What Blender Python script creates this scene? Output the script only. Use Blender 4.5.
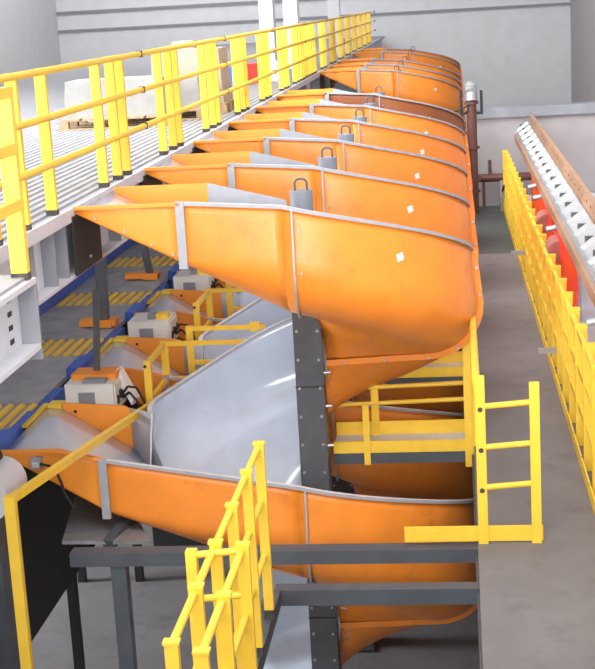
import bpy, math, random
import numpy as np
from mathutils import Vector, Matrix
random.seed(7)
S = bpy.context.scene
C = S.collection
for o in list(bpy.data.objects): bpy.data.objects.remove(o)

# ------------------------------------------------------------------ camera
H = 7.3                       # eye height over the ground floor (m); geometry below is written relative to the eye
F, CX, CY = 1450., 297.5, 334.5
VX, VY, LEAN = 455., -3., .056
aY = np.array([VX-CX, CY-VY, -F]); aY /= np.linalg.norm(aY)
kk = F*F/((CY-VY)-(VX-CX)*LEAN)
aD = np.array([LEAN*kk, -kk, -F]); aD /= np.linalg.norm(aD)
aD -= aY*aD.dot(aY); aD /= np.linalg.norm(aD)
aZ = -aD; aX = np.cross(aY, aZ)
cam = bpy.data.objects.new('camera', bpy.data.cameras.new('camera'))
C.objects.link(cam)
cam.matrix_world = Matrix.Translation((0, 0, H)) @ Matrix((tuple(aX), tuple(aY), tuple(aZ))).to_4x4()
cam.data.sensor_fit = 'HORIZONTAL'; cam.data.sensor_width = 36; cam.data.lens = F/595*36
cam.data.clip_start = .1; cam.data.clip_end = 300
S.camera = cam

def ray(px, py):
    v = np.array([px-CX, CY-py, -F]); return np.array([v@aX, v@aY, v@aZ])
def atY(px, py, y): r = ray(px, py); return r*y/r[1]
def atZ(px, py, z): r = ray(px, py); return r*z/r[2]
def atX(px, py, x): r = ray(px, py); return r*x/r[0]

# ------------------------------------------------------------------ light
w = bpy.data.worlds.new('hall_daylight'); S.world = w; w.use_nodes = True
bg = w.node_tree.nodes['Background']
bg.inputs[0].default_value = (.93, .96, 1, 1); bg.inputs[1].default_value = 1.1
def area(name, loc, sx, sy, power, col, target):
    l = bpy.data.lights.new(name, 'AREA'); l.shape = 'RECTANGLE'; l.size = sx; l.size_y = sy
    l.energy = power; l.color = col
    o = bpy.data.objects.new(name, l); C.objects.link(o); o.location = loc
    o.rotation_euler = (Vector(target)-Vector(loc)).to_track_quat('-Z', 'Y').to_euler()
    return o
area('skylight_over_deck', (-9, 22, H+8.5), 9, 44, 2700, (1, .98, .95), (-4, 20, H-3))
area('fill_mid_row', (-3, 22, H+9), 6, 14, 2000, (1, .98, .95), (-2, 34, H-2))  # added fill that brightens the front faces of the farther chutes
area('fill_far_end', (-7, 54, H+9), 20, 18, 3400, (1, .98, .95), (-5, 56, H-1))  # added fill to lift the far wall and the last chutes
area('window_band_left', (-17.6, 16, H-3.4), 3.4, 36, 13000, (.95, .98, 1), (-4, 16, H-3.6))
area('fill_front', (-2, -3.7, H+.1), 12, 2.4, 1750, (1, .98, .95), (-2, 12, H-2))  # added fill behind the eye, placed to light only the upper chutes
area('skylight_over_chutes', (-1.5, 4, H+9), 7, 14, 1800, (1, .97, .93), (-2, 13, H-3))
S.view_settings.view_transform = 'Standard'; S.view_settings.look = 'None'
S.view_settings.gamma = 1; S.view_settings.use_curve_mapping = False
S.view_settings.exposure = .5

# ------------------------------------------------------------------ materials
def mat(name, col, rough=.5, metal=0, var=.08, scale=6, bump=0, bscale=60, dirt=None, spec=.5, coat=0):
    m = bpy.data.materials.new(name); m.use_nodes = True
    n = m.node_tree.nodes; L = m.node_tree.links; b = n['Principled BSDF']
    b.inputs['Roughness'].default_value = rough; b.inputs['Metallic'].default_value = metal
    b.inputs['Specular IOR Level'].default_value = spec; b.inputs['Coat Weight'].default_value = coat
    tc = n.new('ShaderNodeTexCoord')
    no = n.new('ShaderNodeTexNoise'); no.inputs['Scale'].default_value = scale; no.inputs['Detail'].default_value = 6
    L.new(tc.outputs['Object'], no.inputs['Vector'])
    r = n.new('ShaderNodeValToRGB')
    r.color_ramp.elements[0].position = .3; r.color_ramp.elements[1].position = .7
    r.color_ramp.elements[0].color = tuple(c*(1-var) for c in col)+(1,)
    r.color_ramp.elements[1].color = tuple(min(1, c*(1+var)) for c in col)+(1,)
    L.new(no.outputs['Fac'], r.inputs[0]); out = r.outputs[0]
    if dirt:
        dcol, dscale, lo, hi = dirt
        n2 = n.new('ShaderNodeTexNoise'); n2.inputs['Scale'].default_value = dscale; n2.inputs['Detail'].default_value = 9
        n2.inputs['Roughness'].default_value = .7
        L.new(tc.outputs['Object'], n2.inputs['Vector'])
        mr = n.new('ShaderNodeMapRange'); mr.inputs[1].default_value = lo; mr.inputs[2].default_value = hi
        L.new(n2.outputs['Fac'], mr.inputs[0])
        mx = n.new('ShaderNodeMix'); mx.data_type = 'RGBA'
        L.new(mr.outputs[0], mx.inputs[0]); L.new(out, mx.inputs[6]); mx.inputs[7].default_value = dcol+(1,)
        out = mx.outputs[2]
    L.new(out, b.inputs['Base Color'])
    if bump:
        n3 = n.new('ShaderNodeTexNoise'); n3.inputs['Scale'].default_value = bscale
        L.new(tc.outputs['Object'], n3.inputs['Vector'])
        bp = n.new('ShaderNodeBump'); bp.inputs['Strength'].default_value = bump; bp.inputs['Distance'].default_value = .01
        L.new(n3.outputs['Fac'], bp.inputs['Height']); L.new(bp.outputs[0], b.inputs['Normal'])
    return m
M = {}
M['orange'] = mat('orange_gelcoat', (.86, .265, .03), .36, var=.07, scale=3, bump=.06, bscale=25, dirt=((.50, .11, .016), 2.6, .54, .88))
M['orange_paint'] = mat('orange_steel_paint', (.88, .30, .03), .42, var=.04, scale=5)
M['brown'] = mat('brown_gelcoat', (.26, .075, .02), .45, var=.15, scale=3)
M['white'] = mat('pale_gelcoat_liner', (.58, .645, .75), .16, var=.05, scale=4, dirt=((.45, .49, .57), 5, .6, .85), coat=.6)
M['rim'] = mat('grey_rim_trim', (.36, .37, .40), .45, var=.08, scale=10)
M['rimtop'] = mat('rim_top_highlight', (.62, .63, .66), .4, var=.08, scale=10)  # rim grey with the highlight on its top painted in
M['column'] = mat('charcoal_column_paint', (.085, .09, .10), .5, var=.15, scale=6, bump=.05)
M['beam'] = mat('slate_beam_paint', (.075, .085, .10), .5, var=.12, scale=5)
M['yellow'] = mat('safety_yellow_paint', (.90, .59, .05), .45, var=.05, scale=9, dirt=((.55, .33, .02), 11, .66, .85))
M['scuff'] = mat('black_scuffed_base', (.05, .045, .04), .7, var=.4, scale=30)
M['steelw'] = mat('pale_grey_steel_paint', (.60, .61, .65), .5, var=.05, scale=5, dirt=((.42, .43, .46), 7, .6, .8))
M['steelg'] = mat('mid_grey_steel_paint', (.22, .23, .26), .5, var=.1, scale=5)
M['deck'] = mat('zinc_deck', (.34, .35, .38), .5, metal=.2, var=.14, scale=7)
M['blue'] = mat('blue_paint', (.045, .12, .50), .45, var=.15, scale=14, dirt=((.25, .3, .45), 20, .66, .75))
M['belt'] = mat('dark_grey_carrier', (.33, .333, .34), .6, var=.2, scale=4, bump=.1)
M['black'] = mat('black_matte', (.012, .012, .014), .6, var=.2)
M['boxw'] = mat('warm_white_cabinet', (.68, .67, .64), .5, var=.04)
M['concrete'] = mat('grey_concrete', (.20, .19, .195), .75, var=.1, scale=1.5, bump=.1, bscale=90, dirt=((.13, .125, .13), 2.5, .52, .75))
M['corr'] = mat('corridor_plate', (.17, .16, .163), .65, var=.1, scale=2.5, bump=.1, bscale=90, dirt=((.12, .113, .113), 3.5, .52, .75))
M['mat'] = mat('dark_floor_mat', (.085, .095, .095), .8, var=.15, scale=8)
M['wall'] = mat('mauve_grey_plaster', (.36, .33, .34), .8, var=.05, scale=3, bump=.05)
M['clad'] = mat('pale_cladding', (.62, .63, .66), .55, var=.04, scale=2)
M['pipe'] = mat('red_brown_pipe_paint', (.12, .045, .035), .5, var=.15, scale=9)
M['galv'] = mat('galvanised_sheet', (.42, .43, .44), .38, metal=.5, var=.12, scale=18)
M['tan'] = mat('tan_beam_paint', (.34, .20, .125), .6, var=.08, scale=6)
M['red'] = mat('red_plastic_sheet', (.78, .03, .018), .4, var=.08, scale=5)
M['maroon'] = mat('maroon_roll', (.32, .11, .09), .6, var=.1)
M['wood'] = mat('pallet_wood', (.42, .28, .16), .75, var=.2, scale=14)
M['card'] = mat('cardboard', (.36, .29, .22), .8, var=.08)
M['wrap'] = mat('grey_wrapped_load', (.30, .295, .285), .5, var=.12)
M['paper'] = mat('white_paper', (.78, .78, .78), .7, var=.03)
M['bolt'] = mat('zinc_bolt', (.5, .5, .52), .35, metal=.7, var=.1)
M['sheet'] = mat('brushed_steel_sheet', (.36, .365, .38), .4, metal=.4, var=.2, scale=9)

# ------------------------------------------------------------------ mesh helpers
class MB:
    def __init__(s): s.v = []; s.f = []; s.m = []; s.sm = []
    def add(s, vs, fs, mi=0, smooth=False):
        o = len(s.v); s.v += [tuple(map(float, p)) for p in vs]
        for f in fs: s.f.append(tuple(o+i for i in f)); s.m.append(mi); s.sm.append(smooth)
        return s
    def hexa(s, p, mi=0):      # 8 corners: bottom loop, top loop
        return s.add(p, [(3, 2, 1, 0), (4, 5, 6, 7), (0, 1, 5, 4), (1, 2, 6, 5), (2, 3, 7, 6), (3, 0, 4, 7)], mi)
    def box(s, x0, x1, y0, y1, z0, z1, mi=0):
        return s.hexa([(x0, y0, z0), (x1, y0, z0), (x1, y1, z0), (x0, y1, z0), (x0, y0, z1), (x1, y0, z1), (x1, y1, z1), (x0, y1, z1)], mi)
    def bar(s, a, b, wx, wz, mi=0, up=(0, 0, 1)):   # rectangular bar between two points
        a = Vector(a); b = Vector(b); d = (b-a).normalized(); u = Vector(up)
        if abs(d.dot(u)) > .95: u = Vector((0, 1, 0))
        x = d.cross(u).normalized()*wx/2; z = x.cross(d).normalized()*wz/2
        q = [-x-z, x-z, x+z, -x+z]
        return s.hexa([a+k for k in q]+[b+k for k in q], mi)
    def tube(s, a, b, r, n=10, mi=0, r2=None):
        a = Vector(a); b = Vector(b); d = (b-a).normalized(); u = Vector((0, 0, 1)) if abs(d.z) < .95 else Vector((1, 0, 0))
        x = d.cross(u).normalized(); y = d.cross(x); r2 = r if r2 is None else r2
        vs = []
        for c, rr in ((a, r), (b, r2)):
            for i in range(n):
                t = 2*math.pi*i/n; vs.append(c+x*rr*math.cos(t)+y*rr*math.sin(t))
        s.add(vs, [(i, (i+1) % n, n+(i+1) % n, n+i) for i in range(n)], mi, True)
        s.add(vs[:n], [tuple(range(n))[::-1]], mi); s.add(vs[n:], [tuple(range(n))], mi)
        return s
    def path(s, pts, r, n=8, mi=0):
        for a, b in zip(pts[:-1], pts[1:]): s.tube(a, b, r, n, mi)
        return s
    def prism(s, poly, off, mi=0):        # polygon extruded by a vector
        n = len(poly); off = Vector(off); vs = [Vector(p) for p in poly]; vs += [p+off for p in vs]
        return s.add(vs, [tuple(range(n))[::-1], tuple(range(n, 2*n))]+[(i, (i+1) % n, n+(i+1) % n, n+i) for i in range(n)], mi)
    def shell(s, A, B, ma=0, mb=1, me=0):   # two matching grids (outer A, inner B) closed into a solid
        nr, nc = len(A), len(A[0]); va = [p for r in A for p in r]; vb = [p for r in B for p in r]
        o = len(s.v); N = nr*nc
        s.v += [tuple(map(float, p)) for p in va+vb]
        for i in range(nr-1):
            for j in range(nc-1):
                a = o+i*nc+j; q = (a, a+1, a+nc+1, a+nc)
                s.f.append(q); s.m.append(ma); s.sm.append(True)
                s.f.append(tuple(k+N for k in q[::-1])); s.m.append(mb); s.sm.append(True)
        ring = [(0, j) for j in range(nc)]+[(i, nc-1) for i in range(1, nr)]+[(nr-1, j) for j in range(nc-2, -1, -1)]+[(i, 0) for i in range(nr-2, 0, -1)]
        for (i, j), (k, l) in zip(ring, ring[1:]+ring[:1]):
            a = o+i*nc+j; b = o+k*nc+l
            s.f.append((b, a, a+N, b+N)); s.m.append(me); s.sm.append(False)
        return s
    def build(s, name, mats, parent=None, origin=None):
        me = bpy.data.meshes.new(name)
        vs = np.array(s.v); vs[:, 2] += H
        if parent is not None: org = np.array(ORG[parent.name])
        elif origin is not None: org = np.array(origin, float)
        else:
            lo, hi = vs.min(0), vs.max(0); org = np.array([(lo[0]+hi[0])/2, (lo[1]+hi[1])/2, lo[2]])
        me.from_pydata([tuple(v) for v in vs-org], [], s.f)
        for mm in (mats if isinstance(mats, (list, tuple)) else [mats]): me.materials.append(M[mm])
        me.polygons.foreach_set('material_index', s.m); me.polygons.foreach_set('use_smooth', s.sm)
        me.update()
        o = bpy.data.objects.new(name, me); C.objects.link(o)
        if parent is not None: o.parent = parent; ORG[o.name] = tuple(org)
        else: o.location = org; ORG[o.name] = tuple(org)
        return o
ORG = {}
def tag(o, label=None, cat=None, group=None, kind=None):
    if label: o['label'] = label
    if cat: o['category'] = cat
    if group: o['group'] = group
    if kind: o['kind'] = kind
    return o
def thing(name, label, cat, loc, group=None):     # loc relative to the eye
    o = bpy.data.objects.new(name, None); C.objects.link(o); o.empty_display_size = .2
    o.location = (loc[0], loc[1], loc[2]+H); ORG[o.name] = (loc[0], loc[1], loc[2]+H)
    return tag(o, label, cat, group)
def struct(o): o['kind'] = 'structure'; return o
def dup(root, delta, label):
    r = root.copy(); C.objects.link(r); r.location = root.location+Vector(delta); r['label'] = label
    for ch in root.children:
        c = ch.copy(); C.objects.link(c); c.parent = r
        for g in ch.children:
            d = g.copy(); C.objects.link(d); d.parent = c
    return r
G = -H
P = 2.77                       # spacing of the chutes along the hall
X0, Y0 = -1.43, 12.95          # axis of the nearest chute

# ------------------------------------------------------------------ setting
struct(MB().box(-18, 5, -4, 66, G-.2, G).build('floor', 'concrete'))
struct(MB().box(-18, 5, 66, 66.3, G, 9.6).build('wall_back', 'clad'))
struct(MB().box(-18.3, -18, -4, 66, G, 9.6).build('wall_left', 'clad'))
struct(MB().box(-18, 5, -4.3, -4, G, 9.6).build('wall_front', 'clad'))
struct(MB().box(-2.5, 5, -3.9, 2.9, -1.75, -1.6).build('floor_bridge', 'deck'))
struct(MB().box(-18, 5, -4.3, 66.3, 9.6, 9.8).build('ceiling', 'clad'))
wr = struct(MB().box(5, 5.3, -4, 66, G, 9.6).build('wall_right', 'wall'))
# cross wall at the corridor's end, with a coping
wc = struct(MB().box(.18, 5, 29.0, 29.3, G, -2.35).build('wall_cross', 'wall'))
MB().box(.14, 5, 28.9, 29.4, -2.35, -2.16).build('coping', 'steelg', wc)
# upper deck, ribbed along the hall
b = MB()
nr = 120; xs = []; x = -3.15
prof = []
while x > -13:
    prof += [(x, 0), (x-.055, 0), (x-.065, -.022), (x-.095, -.022), (x-.105, 0)]; x -= .105
top = [[(px, y, -1.5+pz) for (px, pz) in prof] for y in (9.0, 37, 65.5)]
bot = [[(px, y, -1.56) for (px, pz) in prof] for y in (9.0, 37, 65.5)]
b.shell(top, bot, 0, 0)
for i in range(len(b.sm)): b.sm[i] = False
struct(b.build('floor_upper_deck', 'deck'))
b = MB(); b.box(-13, -2.62, 2, 8.45, -1.56, -1.5).box(-13, -3.13, 8.45, 9.0, -1.56, -1.5); struct(b.build('floor_deck_bay', 'deck'))

def ibeam(name, xface, y0, y1, ztop, h, depth, stiff, parent=None, endplate=True):
    t = thing(name[0], name[1], 'beam', (xface-depth/2, (y0+y1)/2, ztop-h))
    MB().box(xface-depth, xface, y0, y1, ztop-.035, ztop).build('top_flange', 'steelw', t)
    MB().box(xface-depth, xface, y0, y1, ztop-h, ztop-h+.03).build('bottom_flange', 'steelw', t)
    MB().box(xface-depth/2-.01, xface-depth/2+.01, y0, y1, ztop-h, ztop-.03).build('web', 'steelw', t)
    for y in stiff: MB().box(xface-depth/2, xface-.01, y-.012, y+.012, ztop-h+.03, ztop-.035).build('stiffener', 'steelg', t)
    if endplate: MB().box(xface-depth, xface, y1-.02, y1, ztop-h-.07, ztop-.035).build('end_plate', 'steelg', t)
    return t
st = []
for i in range(-1, 20): st += [Y0+i*P-2.1, Y0+i*P-1.75, Y0+i*P+.1]
eb = ibeam(('edge_beam', 'long pale grey steel beam carrying the upper deck edge under the guardrail'), -3.13, 9.0, 65, -1.56, .5, .26, [y for y in st if 9.1 < y < 40], endplate=False)
MB().box(-3.15, -3.12, 9.0, 65, -1.60, -1.495).build('edge_angle', 'steelw', eb)
nb = ibeam(('bay_beam', 'short pale grey steel beam with end plate at the deck bay, nearest left'), -2.58, 2, 8.45, -1.52, .44, .26, [6.6, 7.5])
for k in range(4): MB().box(-2.705, -2.695, 8.2, 8.27, -1.63-.085*k, -1.60-.085*k).build('slot', 'black', nb)
tag(MB().hexa([(-3.1, 7.3, -1.5), (-2.76, 7.4, -1.5), (-2.72, 8.0, -1.5), (-3.05, 7.95, -1.5), (-3.1, 7.3, -1.45), (-2.76, 7.4, -1.45), (-2.72, 8.0, -1.45), (-3.05, 7.95, -1.45)]).build('paper_stack', 'paper'),
    'stack of white paper lying on the deck bay beside the yellow post', 'paper')

# corridor platform
CZ = -4.1
tag(MB().box(.05, 1.14, 3.4, 23.5, CZ-.08, CZ).build('floor_corridor', 'corr'), kind='structure')
tag(MB().box(.05, 1.14, 23.5, 29.0, CZ-.08, CZ+.005).build('floor_corridor_mat', 'mat'), kind='structure')
struct(MB().box(.03, .11, 3.4, 29.0, CZ-.25, CZ-.08).build('trim_1', 'beam'))
struct(MB().box(1.06, 1.14, 3.4, 29.0, CZ-.25, CZ-.08).build('trim_2', 'beam'))

# ------------------------------------------------------------------ spiral chute
def herm(keys):
    ks = sorted(keys); xs = [k[0] for k in ks]; ys = [k[1] for k in ks]; n = len(ks); ms = []
    for i in range(n):
        a = max(0, i-1); c = min(n-1, i+1); ms.append((ys[c]-ys[a])/(xs[c]-xs[a]))
    def f(x):
        if x <= xs[0]: return ys[0]
        if x >= xs[-1]: return ys[-1]
        i = max(k for k in range(n-1) if xs[k] <= x)
        h = xs[i+1]-xs[i]; t = (x-xs[i])/h
        return ys[i]*(2*t**3-3*t*t+1)+ms[i]*h*(t**3-2*t*t+t)+ys[i+1]*(-2*t**3+3*t*t)+ms[i+1]*h*(t**3-t*t)
    return f
def lin(keys):
    xs = [k[0] for k in keys]; ys = [k[1] for k in keys]
    return lambda x: float(np.interp(x, xs, ys))
DROP = 2.36
zr1 = herm([(0, -1.56), (40, -1.82), (90, -2.22), (190, -3.04), (229, -3.44), (255, -3.57), (300, -3.53)])
zf1 = herm([(-60, -2.2), (0, -2.50), (90, -3.17), (180, -3.9), (270, -4.45), (360, -4.86), (450, -5.5)])
RR = 1.5
def profile(R, zr, zf, c, r0, bulge=.05, dip=.04, off=0.):
    h = zr-zf; c = min(c, h*.62)
    pts = []
    for k in range(5): t = k/5; pts.append((r0+(R-c-r0)*t, zf-dip*(1-t)))
    for k in range(9): a = math.pi/2*k/8; pts.append((R+bulge-c-bulge*.0+(c)*math.sin(a)-0*bulge, zf+c*(1-math.cos(a))))
    for k in range(1, 7): t = k/6; pts.append((R+bulge*(1-t), zf+c+(h-c)*t))
    if off:
        q = []
        for i, p in enumerate(pts):
            a = pts[max(0, i-1)]; d = pts[min(len(pts)-1, i+1)]; tx, tz = d[0]-a[0], d[1]-a[1]; l = math.hypot(tx, tz) or 1
            q.append((p[0]+tz/l*off, p[1]-tx/l*off))
        pts = q
    return pts
def place_h(phi, prof):
    s, c = math.sin(math.radians(phi)), math.cos(math.radians(phi))
    return [(X0+r*s, Y0-r*c*(.79 if c < 0 else 1), z) for r, z in prof]
def place_s(x, prof): return [(x, Y0-r, z) for r, z in prof]
TH = .014
def helix_prof(phi, off=0.):
    n = math.floor(phi/360); a = phi-360*n
    if phi >= 720: n = 1; a = phi-360
    return profile(RR, zr1(a)-DROP*n, zf1(a)-DROP*n-(.25*min(1, a/70) if n else 0), .46, .15, off=off)
up_zr = lin([(-3.13, -1.5), (-2.25, -1.5), (-1.43, -1.56)])
up_zf = lin([(-3.13, -1.545), (-2.25, -2.0), (-1.43, -2.50)])
up_c = lin([(-3.13, .01), (-2.25, .04), (-1.43, .46)])
up_b = lin([(-3.13, 0), (-2.25, 0), (-1.43, .05)])
lo_zr = lin([(-4.0, -3.56), (-3.45, -3.56), (-3.07, -3.65), (-1.43, -3.92)])
lo_zf = lin([(-4.0, -3.64), (-3.82, -3.66), (-3.07, -4.12), (-1.43, -4.86)])
lo_c = lin([(-4.0, .01), (-3.07, .04), (-1.43, .46)])
lo_b = lin([(-4.0, 0), (-3.07, 0), (-1.43, .05)])
lo_r0 = lin([(-4.0, -.12), (-3.07, -.1), (-2.8, .42), (-2.2, .3), (-1.43, .185)])
def st_prof(x, lower, off=0.):
    if lower: return profile(RR, lo_zr(x), lo_zf(x), lo_c(x), lo_r0(x), lo_b(x), .0, off)
    return profile(RR, up_zr(x), up_zf(x), up_c(x), .15, up_b(x), .0, off)

def make_chute(shell='orange', panel='orange_paint', label=''):
    t = thing('spiral_chute', label, 'chute', (X0, Y0, G), 'orange spiral chutes in a row')
    def sec(name, us, pf, pl, mo, mi_):
        return MB().shell([pl(u, pf(u, 0)) for u in us], [pl(u, pf(u, -TH)) for u in us], 0, 1, 1).build(name, [mo, mi_], t)
    fr = lambda a, b, n: [a+(b-a)*k/n for k in range(n+1)]
    su = lambda u, o: st_prof(u, False, o)
    sl = lambda u, o: st_prof(u, True, o)
    inlet = sec('inlet_trough', fr(-3.13, -2.25, 6), su, place_s, panel, 'white')
    sec('straight_trough', fr(-2.25, X0, 10), su, place_s, shell, 'white')
    for a, b_ in ((0, 90), (90, 180), (180, 286)):
        sec('trough_section', fr(a, b_, 18), helix_prof, place_h, shell, 'white')
    li = sec('lower_inlet_trough', [-4.0, -3.9, -3.82, -3.7, -3.45, -3.25, -3.07], sl, place_s, panel, 'white')
    sec('lower_straight_trough', fr(-3.07, X0, 14), sl, place_s, shell, 'white')
    for a, b_ in ((360, 450), (450, 576)):
        sec('trough_section', fr(a, b_, 18), helix_prof, place_h, shell, 'white')
    # floor of the merging turn (no outer wall)
    A = []; B = []
    for k in range(17):
        phi = 286+74*k/16; pr = helix_prof(phi)[:9]; A.append(place_h(phi, pr)); B.append(place_h(phi, [(r, z+TH) for r, z in pr]))
    MB().shell(A, B, 0, 1, 0).build('merge_floor', [shell, 'white'], t)
    # rims: grey angle along the edges, top face painted lighter as a highlight
    def rim(path, name='rim_trim', m='rim'):
        A = []; B = []
        for (p, nx, ny) in path:
            q = [(-.016, .016), (.03, .016), (.03, -.012), (-.016, -.012)]
            ring = [(p[0]+nx*o, p[1]+ny*o, p[2]+z) for o, z in q]
            A.append(ring)
        bb = MB(); n = len(A)
        vs = [v for r in A for v in r]
        fs = []; 
        for i in range(n-1):
            for j in range(4): fs.append((i*4+j, i*4+(j+1) % 4, (i+1)*4+(j+1) % 4, (i+1)*4+j))
        fs += [(3, 2, 1, 0), tuple((n-1)*4+j for j in range(4))]
        bb.add(vs, fs, 0); 
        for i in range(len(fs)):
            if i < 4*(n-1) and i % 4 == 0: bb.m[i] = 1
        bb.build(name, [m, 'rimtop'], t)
    def hp(phi):
        p = place_h(phi, [helix_prof(phi)[-1]])[0]; s, c = math.sin(math.radians(phi)), math.cos(math.radians(phi)); return (p, s, -c)
    def sp(x, lower): p = place_s(x, [st_prof(x, lower)[-1]])[0]; return (p, 0, -1)
    rim([sp(x, False) for x in fr(-2.25, X0, 3)]); rim([hp(a) for a in fr(0, 90, 18)]); rim([hp(a) for a in fr(90, 286, 36)])
    rim([sp(x, True) for x in fr(-3.07, X0, 3)]); rim([hp(a) for a in fr(360, 450, 18)]); rim([hp(a) for a in fr(450, 576, 20)])
    # orange lip on the inlet panels
    MB().box(-3.13, -2.25, Y0-1.54, Y0-1.485, -1.515, -1.49).build('lip', panel, t)
    l = MB(); 
    for a, b_ in ((-4.0, -3.45), (-3.45, -3.07)): l.bar((a, Y0-1.505, lo_zr(a)+.005), (b_, Y0-1.505, lo_zr(b_)+.005), .05, .025)
    l.build('lip', panel, t)
    # flanges
    def flange(fa, fb, pl, prof, m, wid, name='flange', lo=4, mt=.05):
        def P_(u, o): return pl(u, prof(u, o)[lo:])
        bb = MB(); bb.shell([P_(fa, mt), P_(fb, mt)], [P_(fa, -.002), P_(fb, -.002)], 0, 0, 0)
        for i in range(len(bb.sm)): bb.sm[i] = False
        return bb.build(name, m, t)
    def boxflange(x, y, z0, z1): return MB().box(x-.035, x+.035, y-.045, y+.0, z0, z1).build('joint_strip', 'rim', t)
    boxflange(-2.25, Y0-1.495, -2.03, -1.48); boxflange(-3.07, Y0-1.495, -4.16, -3.63)
    flange(2.8, 3.4, place_h, helix_prof, 'rim', .02, mt=.035)
    f90 = flange(89.3, 90.1, place_h, helix_prof, shell, .02, lo=0, mt=.055)
    flange(179.5, 180.2, place_h, helix_prof, shell, .02, lo=0)
    flange(362.2, 362.8, place_h, helix_prof, 'rim', .02, mt=.035)
    flange(449.3, 450.1, place_h, helix_prof, shell, .02, lo=0, mt=.055)
    # bolts on the quarter joint, panel ends and column
    bb = MB()
    pr = helix_prof(89.6, .03)
    for k in (1, 3, 5, 8, 11, 14, 17):
        p = place_h(89.2, [pr[k]])[0]; bb.tube(p, (p[0], p[1]-.03, p[2]), .014, 6)
    for x in (-2.95, -2.72, -2.5, -2.33): bb.tube((x, Y0-1.5, up_zf(x)+.05), (x, Y0-1.53, up_zf(x)+.05), .012, 6)
    for z in (-1.75, -1.95, -2.1): bb.tube((X0+.14, Y0-1.49, z), (X0+.14, Y0-1.565, z), .01, 6)
    o = bb.build('bolts', 'bolt', t); o['kind'] = 'stuff'
    # back walls of the inlets
    yb = Y0-.17
    MB().prism([(-3.1, yb, -1.5), (-2.25, yb, -1.5), (-2.25, yb, -2.02), (-3.1, yb, -1.56)], (0, .02, 0)).build('inlet_back_panel', panel, t)
    MB().prism([(-2.25, yb, -1.5), (-1.55, yb, -1.68), (-1.55, yb, -2.5), (-2.25, yb, -2.02)], (0, .02, 0)).build('inlet_back_plate', 'rim', t)
    yb = Y0+.09
    bp = MB().prism([(-3.84, yb, -3.575), (-3.24, yb, -3.62), (-3.17, yb, -3.66), (-3.17, yb, -4.08), (-3.84, yb, -3.68)], (0, .02, 0)).build('lower_back_panel', panel, t)
    MB().tube((-3.72, yb-.012, -3.66), (-3.72, yb, -3.66), .016, 8).build('bolt_hole', 'black', bp)
    e0 = (-3.18, yb); e1 = place_h(286, [helix_prof(286)[-1]])[0]
    MB().prism([(e0[0], e0[1], -3.64), (e1[0], e1[1], e1[2]), (e1[0]+.02, e1[1], -3.9), (e1[0]+.14, e1[1]-.02, -4.25), (e0[0], e0[1], -4.08)], (-.015, .012, 0)).build('end_plate', 'rim', t)
    # column
    col = MB().box(X0-.13, X0+.13, Y0-.13, Y0+.13, G, -1.95).build('column', 'column', t)
    cb = MB()
    for k in range(18):
        z = -2.35-.27*k
        for s in (-.095, .095): cb.tube((X0+s, Y0-.13, z), (X0+s, Y0-.155, z), .014, 6)
    for z in (-2.62, -3.3, -3.62, -4.0): cb.tube((X0+.13, Y0-.08, z), (X0+.19, Y0-.08, z), .018, 6)
    o = cb.build('column_bolts', 'bolt', col); o['kind'] = 'stuff'
    sp_ = MB()
    for z in (-3.42, -5.7): sp_.box(X0-.135, X0+.135, Y0-.135, Y0-.128, z-.006, z+.006)
    sp_.build('splice_line', 'black', col)
    cap = MB().tube((X0, Y0, -1.97), (X0, Y0, -1.62), .105, 20).build('column_cap', 'steelg', t)
    lug = MB(); pts = [(X0-.055, Y0, -1.63)]+[(X0-.055*math.cos(math.pi*k/6), Y0, -1.55+.035*math.sin(math.pi*k/6)) for k in range(7)]+[(X0+.055, Y0, -1.63)]
    lug.path(pts, .011, 8).build('lifting_lug', 'column', cap)
    # foot and braces
    MB().box(X0-.28, X0+.28, Y0-.28, Y0+.28, G, G+.025).build('foot_plate', 'column', t)
    # reflective square
    a = 37; pr = helix_prof(a, .004); i = -4
    p = Vector(place_h(a, [pr[i]])[0]); s_, c_ = math.sin(math.radians(a)), math.cos(math.radians(a))
    tx = Vector((c_, s_, -.25)).normalized(); n_ = Vector((s_, -c_, 0)); ty = n_.cross(tx).normalized()*-1
    d = .034
    q = [p+tx*d*math.cos(th)*1.35+ty*d*math.sin(th)*1.35 for th in (.3, .3+math.pi/2, .3+math.pi, .3+1.5*math.pi)]
    MB().prism(q, n_*.004).build('reflector', 'paper', t)
    # discharge slide on the ground
    return t
ch = {}
ORD = ['nearest orange spiral chute, its inlet tip reaching the left foreground', 'second orange spiral chute from the front', 'third orange spiral chute from the front',
       'fourth orange spiral chute from the front', 'fifth orange spiral chute from the front']
c0 = make_chute(label=ORD[0]); ch[0] = c0
for i in range(1, 5): ch[i] = dup(c0, (0, P*i, 0), ORD[i])
FAR = {8: 'first orange spiral chute beyond the gap in the row', 9: 'second orange spiral chute beyond the gap in the row', 10: 'third orange spiral chute beyond the gap in the row',
       12: 'fourth orange spiral chute beyond the gap, small and far', 13: 'farthest orange spiral chute at the end of the row'}
for i, l in FAR.items(): dup(c0, (0, P*i, 0), l)
cb_ = make_chute('brown', 'orange_paint', 'brown spiral chute with orange inlet, last before the gap in the row')
cb_.location.y += P*5

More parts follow.
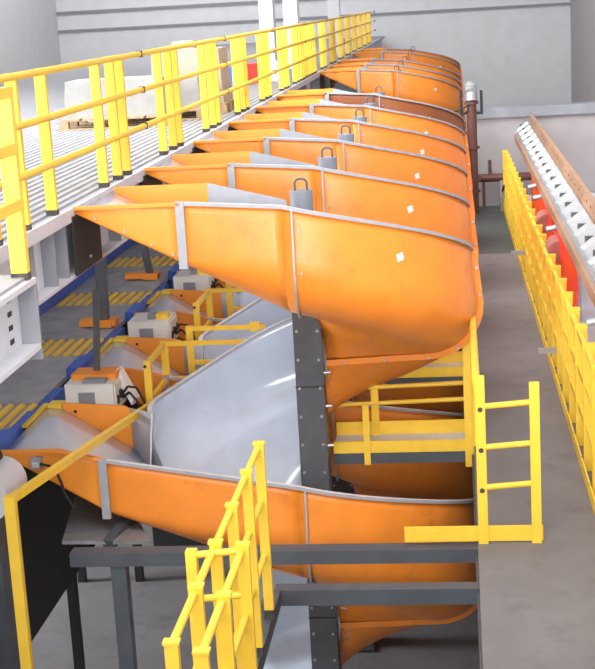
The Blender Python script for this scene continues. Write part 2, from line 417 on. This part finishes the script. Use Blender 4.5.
# black plates standing in for the dark recess under the inlet tips
for i in [0, 1, 2, 3, 4, 5, 8, 9, 10]:
    y = Y0+i*P-1.5
    nm = ['nearest', 'second', 'third', 'fourth', 'fifth', 'sixth', '', '', 'seventh', 'eighth', 'ninth'][i]
    k = thing('recess_shade_plate', 'black plate painting the dark recess under the %s inlet tip' % nm, 'recess shade', (-3.09, y+.5, -2.05), 'black recess shade plates on the deck beam')
    MB().box(-3.13, -3.105, y-.12, y+.72, -2.04, -1.56).build('plate', 'black', k)
    MB().tube((-3.105, y+.3, -1.95), (-3.09, y+.3, -1.95), .012, 8).build('bolt', 'bolt', k)

# ------------------------------------------------------------------ guardrails
def post_part(t, x, y, z0, z1, wx=.085, wy=.05, shoe=True):
    p = MB().box(x-wx/2, x+wx/2, y-wy/2, y+wy/2, z0, z1).build('post', 'yellow', t)
    if shoe: MB().box(x-wx/2-.003, x+wx/2+.003, y-wy/2-.003, y+wy/2+.003, z0, z0+.045).build('base_shoe', 'scuff', p)
    return p
g = thing('deck_guardrail', 'long yellow three-rail guardrail along the edge of the upper deck', 'guardrail', (-3.14, 9.2, -1.5))
ys = [9.59, 10.29, 11.05]
for i in range(0, 16): ys += [12.78+P*i, 13.34+P*i, 13.72+P*i]
ys += [Y0+P*5+2.1+.55*k for k in range(8)]
for y in ys: post_part(g, -3.19, y, -1.5, -.36)
ye = max(ys)
for z in (-1.09, -.73, -.38):
    y = 9.0
    while y < ye:
        MB().tube((-3.13, y, z), (-3.13, min(y+5.4, ye+.1), z), .028, 14).build('rail', 'yellow', g)
        MB().box(-3.16, -3.10, y+5.385, y+5.415, z-.032, z+.032).build('rail_joint', 'scuff', g)
        y += 5.4
g = thing('bay_guardrail', 'yellow guardrail with a broad post at the near deck bay, far left', 'guardrail', (-2.6, 8.4, -1.52))
post_part(g, -2.65, 8.38, -1.52, -.38, .10, .06); post_part(g, -2.65, 6.9, -1.52, -.38, .10, .06); post_part(g, -2.65, 5.0, -1.52, -.38, .10, .06); post_part(g, -2.65, 3.1, -1.52, -.38, .10, .06)
for z in (-1.06, -.73, -.4): MB().bar((-2.62, 2.9, z), (-2.62, 8.4, z), .05, .065).build('rail', 'yellow', g)

# corridor fence on the right
def fx(y): return 1.09-.0105*(y-8.9)
g = thing('corridor_fence', 'long yellow guardrail with toe boards along the right of the grey corridor', 'guardrail', (1.0, 8.9, CZ))
y = 8.6; prev = None
while y < 28.8:
    x = fx(y); post_part(g, x, y, CZ, CZ+1.12, .11, .05, False)
    MB().box(x-.06, x+.06, y-.03, y+.03, CZ+1.12, CZ+1.145).build('post_cap', 'yellow', g)
    if prev:
        for z in (.4, .75, 1.08): MB().bar((fx(prev)-.02, prev, CZ+z), (x-.02, y, CZ+z), .04, .05).build('rail', 'yellow', g)
        MB().bar((fx(prev)-.075, prev+.03, CZ+.065), (x-.075, y-.03, CZ+.065), .012, .12).build('toe_board', 'yellow', g)
    prev = y; y += .74
for yy in (15.4, 21.6): MB().bar((fx(yy)-.24, yy, CZ+.33), (fx(yy)+.02, yy, CZ+.33), .055, .055).build('stay', 'galv', g)

# finger platforms reaching between the turns
def finger(y, label):
    t = thing('access_platform', label, 'platform', (-.4, y, CZ-.2), 'narrow access platforms off the corridor')
    d = .36; xl = X0+.16; xr = .05
    MB().box(xl, xr, y, y+d, CZ-.04, CZ).build('deck_plate', 'steelw', t)
    MB().box(xl, xr, y-.03, y, CZ-.17, CZ-.04).build('edge_beam', 'beam', t)
    MB().box(xl, xr, y+d, y+d+.03, CZ-.17, CZ-.04).build('edge_beam', 'beam', t)
    MB().box(xl, xr, y-.045, y-.03, CZ-.06, CZ+.055).build('toe_board', 'yellow', t)
    MB().box(xl, xr, y+d, y+d+.015, CZ, CZ+.13).build('toe_board', 'yellow', t)
    MB().box(-.98, -.92, y-.07, y-.045, CZ-.17, CZ+.42).build('post', 'yellow', t)
    MB().box(-.92, -.85, y+d-.03, y+d, CZ-.1, CZ+.5).build('post', 'yellow', t)
    MB().box(-.03, .05, y-.09, y-.045, CZ-.2, CZ+1.05).build('post', 'yellow', t)
    for z in (.34, .50): MB().tube((xl, y+d-.015, CZ+z-.03), (xr-.06, y+d-.015, CZ+z), .022).build('rail', 'yellow', t)
    return t
y = 10.6
t = thing('corridor_end_guard', 'yellow three-rail corridor end guard with toe board, front right', 'guardrail', (.3, y, CZ))
MB().box(-.51, .55, y, y+.02, CZ+.01, CZ+.13).build('toe_board', 'yellow', t)
for k, x in enumerate((.095, .50)):
    p = MB().box(x-.037, x+.037, y-.033, y, CZ-.09 if k == 0 else CZ-.2, (-2.77, -2.83)[k]).build('post', 'yellow', t)
    if k == 0:
        for z in (-3.03, -3.35, -3.67): MB().tube((x, y-.036, z), (x, y-.031, z), .02, 10).build('bolt_hole', 'scuff', p)
for z in (-3.01, -3.33, -3.65): MB().tube((.12, y-.015, z), (.48, y+.02, z+.015), .023).build('rail', 'yellow', t)
MB().tube((.07, y, -2.81), (.07, y+2.5, -2.81), .03).build('top_rail', 'yellow', t)
MB().box(.04, .10, y+2.47, y+2.53, CZ, -2.81).build('post', 'yellow', t)
for k in range(3): finger(13.16+P*k, ['narrow platform with yellow toe boards between the nearest chute\'s turns', 'narrow platform with yellow toe boards between the second chute\'s turns', 'narrow platform with yellow toe boards between the third chute\'s turns'][k])

# slate support beams in front
def beam(label, a, b_, wy, hz):
    return tag(MB().bar(a, b_, wy, hz).build('support_beam', 'beam'), label, 'beam', 'slate cross beams')
beam('long slate grey steel beam crossing below the front guard', (-3.16, 10.6, -4.18), (1.06, 10.6, -4.18), .15, .11)
beam('shorter slate grey steel beam below and in front of the long one', (-1.44, 9.88, -4.21), (1.06, 9.88, -4.21), .13, .12)
beam('slate steel beam carrying the near yellow walkway guardrail', (-1.45, 3.4, -4.21), (-1.45, 9.81, -4.21), .11, .12)
tag(MB().box(-2.84, -2.72, 10.54, 10.66, G, -4.235).build('support_post', 'beam'), 'slate steel post under the left of the long beam', 'post')
a = atY(158, 478, 12.6); b_ = atY(108, 546, 11.2)
tag(MB().bar(tuple(a), tuple(b_), .09, .09).build('brace', 'beam'), 'slanted slate brace beneath the nearest lower inlet', 'brace')

# near walkway guardrails
def walk_rail(label, x, ylist, extra=None):
    t = thing('walkway_guardrail', label, 'guardrail', (x, ylist[0], -4.15), 'yellow walkway guardrails in the foreground')
    for y in ylist:
        p = MB().box(x-.033, x+.033, y-.022, y+.022, -4.15, -2.88).build('post', 'yellow', t)
        MB().box(x-.04, x+.04, y-.029, y+.029, -2.88, -2.865).build('post_cap', 'yellow', p)
        MB().box(x-.035, x+.035, y-.024, y+.024, -4.15, -4.08).build('base_shoe', 'scuff', p)
    for z in (-2.91, -3.29, -3.68):
        for y1, y2 in zip(ylist[:-1], ylist[1:]): MB().tube((x-.01, y1, z), (x-.01, y2, z), .022).build('rail', 'yellow', t)
    return t
walk_rail('yellow walkway guardrail of open posts, front centre, farther run', -1.41, [9.33, 8.73, 8.10, 7.49, 6.87, 6.2])
t = walk_rail('yellow walkway guardrail with a short return, front centre, nearest run', -1.25, [7.45, 6.76, 6.1])
MB().box(-1.56, -1.50, 7.36, 7.42, -4.15, -2.88).build('post', 'yellow', t)
for z in (-2.91, -3.17): MB().tube((-1.52, 7.39, z), (-1.25, 7.45, z), .02).build('rail', 'yellow', t)

# ------------------------------------------------------------------ lower sorter
SX0, SX1, SZ = -5.3, -4.12, -3.62
s = thing('sorter_conveyor', 'long dark grey carrier conveyor with yellow slats and blue rails below the deck', 'conveyor', ((SX0+SX1)/2, 9, G))
MB().box(SX0, SX1, 7, 45, SZ-.3, SZ-.05).build('bed', 'black', s)
for i in range(-2, 10):
    y = 12.4+P*i
    MB().box(SX0, SX1-.02, y-P+.84, y-.02, SZ-.05, SZ).build('carrier_plate', 'belt', s)
    MB().box(SX0, SX1-.02, y, y+.80, SZ-.05, SZ-.012).build('slat_bed', 'belt', s)
    for k in range(11):
        x = SX0+.08+k*.118
        MB().hexa([(x-.028, y+.02, SZ-.012), (x+.028, y+.02, SZ-.012), (x+.028, y+.78, SZ-.012), (x-.028, y+.78, SZ-.012), (x-.022, y+.02, SZ+.012), (x+.022, y+.02, SZ+.012), (x+.022, y+.78, SZ+.012), (x-.022, y+.78, SZ+.012)]).build('yellow_slat', 'yellow', s)
    y = Y0+.95+P*i
    MB().box(SX1-.02, SX1+.06, y-P+1.0, y-P+1.75, SZ-.18, SZ+.02).build('blue_rail', 'blue', s)
    MB().box(SX1-.02, SX1+.12, y-P+.4, y-P+.98, SZ-.2, SZ+.07).build('blue_bracket', 'blue', s)
    MB().box(SX1-.02, SX1+.08, y-P+1.77, y-P+2.7, SZ-.2, SZ-.01).build('blue_rail', 'blue', s)
    MB().box(SX0-.1, SX0, y-P+.03, y-.0, SZ-.2, SZ+.14).build('blue_rail', 'blue', s)
MB().box(SX1-.06, SX1-.02, 7, 45, G+1.6, SZ-.3).build('darkening_panel', 'black', s)  # black panel added to keep the space under the sorter dark
for y in (14.5, 17.6, 23): MB().box(SX0+.1, SX0+.2, y, y+.1, G, SZ-.3).build('leg', 'black', s); MB().box(SX1-.3, SX1-.2, y, y+.1, G, SZ-.3).build('leg', 'black', s)

# control boxes between the lower inlets
NTH = ['nearest', 'second', 'third', 'fourth']
def ctrl(i):
    y = Y0+.17+P*i
    t = thing('control_box', 'white control box with dark panel behind the %s lower inlet' % NTH[i], 'control box', (-3.58, y+.3, -3.75), 'white control boxes beside the sorter')
    MB().box(-3.83, -3.36, y, y+.5, -3.72, -3.42).build('cabinet', 'boxw', t)
    MB().box(-3.70, -3.54, y-.008, y, -3.62, -3.50).build('front_panel', 'steelg', t)
    MB().box(-3.36, -3.345, y+.04, y+.46, -3.70, -3.45).build('side_panel', 'boxw', t)
    for k in range(4): MB().box(-3.345, -3.33, y+.08+.1*k, y+.13+.1*k, -3.64+.03*(k % 2), -3.56+.03*(k % 2)).build('connector', 'black', t)
    c = MB(); c.path([(-3.34, y+.2, -3.6), (-3.26, y+.2, -3.5), (-3.18, y+.22, -3.52), (-3.12, y+.24, -3.66), (-3.1, y+.25, -3.8)], .012); c.build('cable', 'black', t)
    c = MB(); c.path([(-3.34, y+.3, -3.64), (-3.27, y+.28, -3.58), (-3.2, y+.27, -3.66), (-3.16, y+.27, -3.82)], .012); c.build('cable', 'black', t)
    MB().box(-3.8, -3.4, y+.05, y+.45, -4.2, -3.72).build('stand', 'black', t)
    return t, y
for i in range(4):
    t, y = ctrl(i)
    if i == 0:
        MB().box(-3.8, -3.36, y+.16, y+.44, -3.42, -3.36).build('bracket', 'orange_paint', t)
        MB().box(-3.66, -3.44, y+.04, y+.14, -3.42, -3.385).build('junction_block', 'steelg', t)
        MB().hexa([(-3.4, y+.3, -3.42), (-3.26, y+.3, -3.72), (-3.22, y+.42, -3.72), (-3.38, y+.44, -3.42), (-3.38, y+.3, -3.35), (-3.24, y+.3, -3.66), (-3.2, y+.42, -3.66), (-3.36, y+.44, -3.35)]).build('plastic_wrap', 'paper', t)
    else:
        MB().box(-3.52, -3.38, y+.1, y+.26, -3.42, -3.36).build('yellow_unit', 'yellow', t)
        MB().box(-3.62, -3.53, y+.12, y+.26, -3.42, -3.36).build('junction_block', 'steelg', t)
    MB().box(-4.0, -3.86, y-.05, y+.12, -3.7, -3.6).build('bumper', 'yellow', t)

# struts up from the sorter
def strut(label, base, top, wdt, bx=None):
    t = thing('strut', label, 'strut', tuple(base), 'dark struts with orange feet')
    MB().bar(tuple(base), tuple(top), wdt, wdt).build('post', 'column', t)
    if bx:
        x, y, z = base
        f = MB().box(x-bx[0], x+bx[1], y-.10, y+.12, z-.02, z+.05).build('foot', 'orange_paint', t)
        MB().box(x-.09, x+.12, y-.14, y+.02, z-.03, z+.03).build('foot_lug', 'orange_paint', f)
b0 = atZ(97, 371, -3.37); strut('dark square strut on the nearest white control box', b0, atY(96, 290, b0[1]), .055, None)
b1 = atZ(104, 323, -3.58); strut('dark upright strut with orange foot on the sorter, behind the nearest one', b1, atY(99, 232, b1[1]), .12, (.28, .16))
b2 = atZ(151, 276, -3.58); strut('dark leaning strut with orange foot below the nearest inlet', b2, atY(138, 225, b2[1]-.2), .09, (.35, .12))

# lower left guard frames beside each lower turn
for i in range(3):
    dy = P*i
    t = thing('guard_frame', ['nearest small yellow guard frame above the pale chute wall', 'second small yellow guard frame above the pale chute wall', 'third small yellow guard frame above the pale chute wall'][i], 'guardrail', (-2.85, 13.55+dy, -4.3), 'small yellow guard frames')
    pa = atY(147, 361, 13.5); pb = atY(164, 341, 14.25); pc = atY(189, 326, 14.9); pr_ = atY(250, 337, 14.25); pq = atY(272, 326, 14.9)
    pa[1] += dy; pb[1] += dy; pc[1] += dy; pr_[1] += dy; pq[1] += dy
    for p_ in (pa, pb, pc):
        q = MB().box(p_[0]-.035, p_[0]+.035, p_[1]-.025, p_[1]+.025, p_[2]-.62, p_[2]).build('post', 'yellow', t)
    MB().tube((pa[0]-.02, pa[1]-.027, pa[2]-.05), (pa[0]-.02, pa[1]-.024, pa[2]-.05), .018, 10).build('bolt_hole', 'scuff', t)
    for dz in (-.03, -.4):
        MB().bar((pa[0], pa[1], pa[2]+dz), (pb[0], pb[1], pb[2]+dz), .04, .05).build('rail', 'yellow', t)
        MB().bar((pb[0], pb[1], pb[2]+dz), (pb[0]+(.85 if dz > -.1 else .3), pb[1], pb[2]+dz+.0), .04, .045).build('rail', 'yellow', t)
        MB().bar((pc[0], pc[1], pc[2]+dz), (pc[0]+(.82 if dz > -.1 else .3), pc[1], pc[2]+dz), .04, .045).build('rail', 'yellow', t)
    MB().box(pc[0]+.66, pc[0]+.76, pc[1]-.035, pc[1]+.035, pc[2]-.07, pc[2]+.02).build('clamp', 'yellow', t)
    MB().box(pa[0]-.05, pb[0]+.3, pb[1]-.05, pc[1]+.05, pa[2]-.66, pa[2]-.62).build('foot_plate', 'beam', t)
pa = atY(152, 404, 13.42); pb = atY(10, 500, 9.5)
t = thing('handrail', 'single yellow handrail sloping across the nearest lower inlet', 'handrail', (pb[0], pb[1], G))
MB().bar(tuple(pa), tuple(pb), .05, .06).build('rail', 'yellow', t)
MB().box(pb[0]-.04, pb[0]+.04, pb[1]-.03, pb[1]+.03, G, pb[2]+.03).build('post', 'yellow', t)

# ------------------------------------------------------------------ lower left: drum, junction switch, steel slide, ground machines
p = atY(-10, 500, 10.0)
t = thing('drum', 'pale grey drum with dark ring at the far left edge', 'drum', (p[0], p[1], p[2]-.25))
MB().tube((p[0]-.05, p[1], p[2]), (p[0]-.05, p[1]+.5, p[2]), .19, 24).build('body', 'steelw', t)
MB().tube((p[0]-.12, p[1]+.1, p[2]+.2), (p[0]-.12, p[1]+.45, p[2]+.2), .1, 20).build('ring', 'black', t)
MB().box(p[0]-.1, p[0], p[1]+.1, p[1]+.4, G, p[2]-.1).build('stand', 'beam', t)
t = thing('sensor', 'small grey sensor with black cable on the nearest lower inlet panel', 'sensor', (-3.62, 11.43, -3.72))
q = atY(36.5, 463, 11.41)
MB().box(q[0]-.05, q[0]+.05, 11.40, 11.45, q[2]-.05, q[2]+.05).build('bracket', 'galv', t)
MB().box(q[0]-.03, q[0]+.03, 11.37, 11.40, q[2]-.03, q[2]+.01).build('body', 'steelw', t)
pts = [tuple(atY(x, y, 11.38)) for x, y in ((40, 464), (50, 466), (57, 473), (61, 482), (64, 492), (70, 502), (74, 508))]
MB().path(pts, .012).build('cable', 'black', t)
q = [atY(62, 541, 11.2), atY(150, 541, 11.2), atY(128, 500, 12.6), atY(75, 497, 12.6)]
tag(MB().prism([tuple(v) for v in q], (0, 0, -.03)).build('steel_slide', 'sheet'), 'dull steel slide plate beneath the nearest lower inlet', 'slide')
t = thing('ground_conveyor', 'black floor conveyor with orange edge under the chutes, lower left', 'conveyor', (-3.6, 21.5, G))
MB().box(-3.6, -2.3, 20.9, 22.1, G+.5, G+.75).build('bed', 'black', t); MB().box(-3.6, -2.3, 20.84, 20.9, G+.62, G+.78).build('edge', 'orange_paint', t)
for x in (-3.5, -2.5): MB().box(x, x+.1, 21.0, 21.1, G, G+.5).build('leg', 'black', t); MB().box(x, x+.1, 21.9, 22.0, G, G+.5).build('leg', 'black', t)
t = thing('machine_cabinet', 'dark machine cabinet with orange base band on the ground behind the slate beam', 'cabinet', (-3.9, 19, G))
MB().box(-4.4, -3.4, 18.4, 19.6, G+.75, G+2.3).build('body', 'column', t); MB().box(-4.4, -3.4, 18.38, 19.6, G+.6, G+.75).build('band', 'orange_paint', t); MB().box(-4.3, -3.8, 18.36, 18.4, G+.9, G+2.0).build('door', 'black', t); MB().box(-4.35, -3.45, 18.5, 19.5, G, G+.6).build('plinth', 'black', t)

# ------------------------------------------------------------------ right: bag line beyond the fence
t = thing('side_conveyor', 'galvanised tray line with tan outer beam beyond the yellow fence', 'conveyor', (1.3, 10, -3.9))
for k in range(7): MB().box(1.47, 1.53, 9+k*2.8, 9+k*2.8+2.78, -2.52, -2.28).build('outer_beam', 'tan', t)
bh = MB()
for k in range(32): bh.tube((1.465, 9.3+k*.5, -2.36), (1.47, 9.3+k*.5, -2.36), .016, 8)
o = bh.build('bolt_holes', 'scuff', t); o['kind'] = 'stuff'
MB().box(1.17, 1.21, 9, 28.4, -2.76, -2.64).build('inner_rail', 'tan', t)
MB().box(1.21, 1.25, 9, 28.4, -2.70, -2.60).build('inner_angle', 'galv', t)
y = 9.2
while y < 28.2:
    MB().hexa([(1.23, y, -2.66), (1.46, y, -2.50), (1.46, y+.62, -2.50), (1.23, y+.62, -2.66), (1.23, y, -2.64), (1.46, y, -2.48), (1.46, y+.62, -2.48), (1.23, y+.62, -2.64)]).build('tray', 'galv', t)
    MB().hexa([(1.24, y+.62, -2.66), (1.46, y+.62, -2.5), (1.46, y+.78, -2.5), (1.24, y+.78, -2.66), (1.24, y+.66, -2.58), (1.44, y+.66, -2.44), (1.44, y+.7, -2.44), (1.24, y+.7, -2.58)]).build('divider', 'galv', t)
    MB().box(1.3, 1.44, y+.79, y+.84, -2.58, -2.5).build('cross_bar', 'column', t)
    y += .86
for y in (9.5, 13.2, 17.4, 21.5, 25):
    MB().box(1.38, 1.45, y, y+.08, -3.9, -2.6).build('leg', 'galv', t)
for y in (11.6, 12.4, 17.6, 20.4, 21.6): MB().tube((1.06, y, -2.80), (1.4, y, -2.74), .035, 12).build('cross_tube', 'galv', t)
t.rotation_euler.z = .006
# red plastic sheets and rolls beneath the tray line
def sheet(label, x, y0, y1, zt, zb, drop):
    A = []; B = []
    for k in range(13):
        u = k/12; y = y0+(y1-y0)*u; wv = .03*math.sin(u*17)
        A.append([(x+wv*v+.02*math.sin(v*5+u*6), y, zt+(zb-zt)*v-drop*u*v) for v in [j/8 for j in range(9)]]); B.append([(p[0]+.008, p[1], p[2]) for p in A[-1]])
    tag(MB().shell(A, B, 0, 0, 0).build('plastic_sheet', 'red'), label, 'sheet', 'red sheets under the tray line')
sheet('red plastic sheet hanging below the tray line, farther one', 1.13, 18.4, 23.6, -2.76, -3.6, .1)
sheet('red plastic sheet hanging below the tray line, nearer one', 1.15, 14.9, 18.2, -2.76, -3.5, .1)
for k, (y, z, l) in enumerate(((19.4, -3.02, 'maroon roll behind the fence, farther one'), (17.0, -2.98, 'maroon roll behind the fence, nearer one'))):
    tt = thing('roll', l, 'roll', (1.12, y, z-.16), 'maroon rolls'); MB().tube((1.12, y, z), (1.12, y+.5, z), .13, 20).build('body', 'maroon', tt); MB().tube((1.12, y-.01, z), (1.12, y, z), .12, 20).build('end_disc', 'maroon', tt)
    MB().tube((1.07, y+.25, z-.12), (1.16, y+.25, z-.12), .02).build('spindle', 'galv', tt)
tt = thing('side_floor', '', '', (0, 0, 0)); bpy.data.objects.remove(tt)
struct(MB().box(1.16, 5, 3, 28.9, -3.98, -3.9).build('floor_side_bay', 'steelw'))

# end of the corridor: red-brown pipe and valves
t = thing('riser_pipe', 'red-brown vertical pipe with pale elbow at the corridor end', 'pipe', (.25, 28.1, CZ))
MB().tube((.25, 28.1, CZ), (.25, 28.1, -1.95), .095, 18).build('pipe', 'pipe', t)
e = MB(); e.path([(.25, 28.1, -1.95), (.25, 28.14, -1.8), (.25, 28.27, -1.72), (.25, 28.6, -1.7)], .11, 14); e.build('elbow', 'galv', t)
for z in (-1.98, -2.83, -3.46, -3.66): MB().tube((.25, 28.1, z-.022), (.25, 28.1, z+.022), .135, 18).build('pipe_flange', 'pipe', t)
for s_ in (-1, 1): MB().bar((.25+.19*s_, 28.1, -2.2), (.25+.19*s_, 28.1, -1.75), .055, .055).build('bracket', 'black', t)
MB().box(.05, .46, 28.08, 28.12, -2.2, -2.15).build('bracket', 'black', t)
for k, l in enumerate(('upper', 'lower')):
    tt = thing('cable', 'thin black cable looping from the riser pipe to the chutes, %s one' % l, 'cable', (.1, 28.0, -2.1-.12*k), 'cables at the riser pipe')
    MB().path([(.2-.62*u, 28.0+.02*k, -2.0-.1*k-.5*u+.5*u*u*(1-.3*k)) for u in [j/8 for j in range(9)]], .012).build('wire', 'black', tt)
t = thing('branch_pipe', 'red-brown horizontal pipe low on the cross wall', 'pipe', (.7, 28.7, CZ))
MB().tube((.33, 28.7, -3.5), (1.4, 28.7, -3.5), .08, 14).build('pipe', 'pipe', t); MB().tube((.58, 28.7, -3.45), (.58, 28.7, -3.15), .035, 10).build('stub', 'pipe', t)
for x in (.45, 1.0): MB().box(x-.03, x+.03, 28.67, 28.73, CZ, -3.55).build('leg', 'pipe', t)
t = thing('valve', 'small grey valve with curved hose beside the branch pipe', 'valve', (.78, 28.2, CZ))
MB().tube((.78, 28.2, -3.82), (.78, 28.2, -3.5), .055, 12, r2=.03).build('body', 'galv', t); MB().tube((.78, 28.2, CZ), (.78, 28.2, -3.82), .028, 10).build('stem', 'galv', t)
MB().path([(.8, 28.15, -3.7), (.84, 28.1, -3.58), (.88, 28.1, -3.6), (.9, 28.1, -3.8), (.9, 28.1, CZ)], .022).build('hose', 'black', t)

# ------------------------------------------------------------------ far end of the deck
def column(label, x, y, wd):
    t = thing('building_column', label, 'column', (x, y, -1.5), 'white building columns')
    MB().box(x-wd/2, x+wd/2, y-.02, y+.02, -1.5, 8).build('flange', 'steelw', t); MB().box(x-.02, x+.02, y, y+.4, -1.5, 8).build('web', 'steelw', t); MB().box(x-wd/2, x+wd/2, y+.4, y+.44, -1.5, 8).build('flange', 'steelw', t)
column('white building column behind the deck guardrail, left of the pair', -4.6, 36, .35)
column('white building column behind the deck guardrail, right of the pair', -4.0, 36, .35)
column('white building column behind the deck guardrail, farther right', -3.6, 44, .35)
for k, (z0, z1) in enumerate(((.2, .32), (2.2, 2.32), (-.6, -.5))):
    o = struct(MB().box(-18, 5, 65.9, 66, z0, z1).build('trim_%d' % (k+3), 'steelg'))
def pallet(label, x, y, sx, sy, load, lm, lh):
    t = thing('pallet', label, 'pallet', (x, y, -1.5), 'loaded pallets on the deck')
    for k in range(5): MB().box(x+sx*k/5+.02, x+sx*(k+1)/5-.02, y, y+sy, -1.38, -1.35).build('board', 'wood', t)
    for k in range(3):
        yy = y+(sy-.1)*k/2
        for j in range(3): xx = x+(sx-.12)*j/2; MB().box(xx, xx+.12, yy, yy+.1, -1.48, -1.38).build('block', 'wood', t)
        MB().box(x, x+sx, yy, yy+.1, -1.5, -1.48).build('skid', 'wood', t)
    return t
for k, (px, py, sx, l1, l2, lm, lh) in enumerate(((60, 131, 1.5, 'wooden pallet on the deck behind the guardrail, leftmost', 'grey wrapped load on the leftmost pallet', 'wrap', .5), (102, 124, 1.5, 'wooden pallet on the deck behind the guardrail, middle one', 'tall grey wrapped load on the middle pallet', 'wrap', .45), (148, 117, 1.2, 'wooden pallet on the deck behind the guardrail, rightmost', 'pale carton on the rightmost pallet', 'card', .8))):
    q = atZ(px, py, -1.5); pallet(l1, q[0], q[1], sx, 1.1, None, None, 0)
    lb = MB(); x, y = q[0]+.05, q[1]+.1
    lb.hexa([(x, y, -1.35), (x+sx-.1, y, -1.35), (x+sx-.1, y+.9, -1.35), (x, y+.9, -1.35), (x+.04, y+.04, -1.35+lh), (x+sx-.15, y+.04, -1.35+lh), (x+sx-.15, y+.86, -1.35+lh), (x+.04, y+.86, -1.35+lh)])
    tag(lb.build('wrapped_load', lm), l2, 'load', 'loads on the deck pallets')
q = atZ(176, 108, -1.5)
t = thing('carton', 'tall pinkish carton standing on the deck behind the guardrail', 'carton', tuple(q)); MB().box(q[0], q[0]+.35, q[1], q[1]+.4, -1.5, -.45).build('body', 'card', t); MB().box(q[0]+.15, q[0]+.2, q[1]-.004, q[1], -1.5, -.45).build('tape', 'paper', t)
for px, py, m_, l in ((212, 88, 'blue', 'blue crate far back on the deck behind the guardrail'), (238, 84, 'red', 'red crate far back on the deck behind the guardrail'), (262, 82, 'paper', 'white carton far back on the deck behind the guardrail')):
    q = atZ(px, py, -1.5); t = thing('crate', l, 'crate', tuple(q)); MB().box(q[0], q[0]+.5, q[1], q[1]+.5, -1.5, -1.15).build('body', m_, t); MB().box(q[0]-.02, q[0]+.52, q[1]-.02, q[1]+.52, -1.15, -1.1).build('lid', m_, t)
# corrugated screen in the gap of the row
t = thing('corrugated_screen', 'grey corrugated screen below the deck in the gap of the row', 'screen', (-3.4, Y0+P*6.5, G))
for k in range(22):
    y = Y0+P*5+.3+k*.22; MB().box(-3.45, -3.40, y, y+.13, G, -2.06).build('rib', 'steelg', t)
MB().box(-3.48, -3.45, Y0+P*5+.2, Y0+P*8-1.5, G, -2.06).build('backing', 'steelw', t)
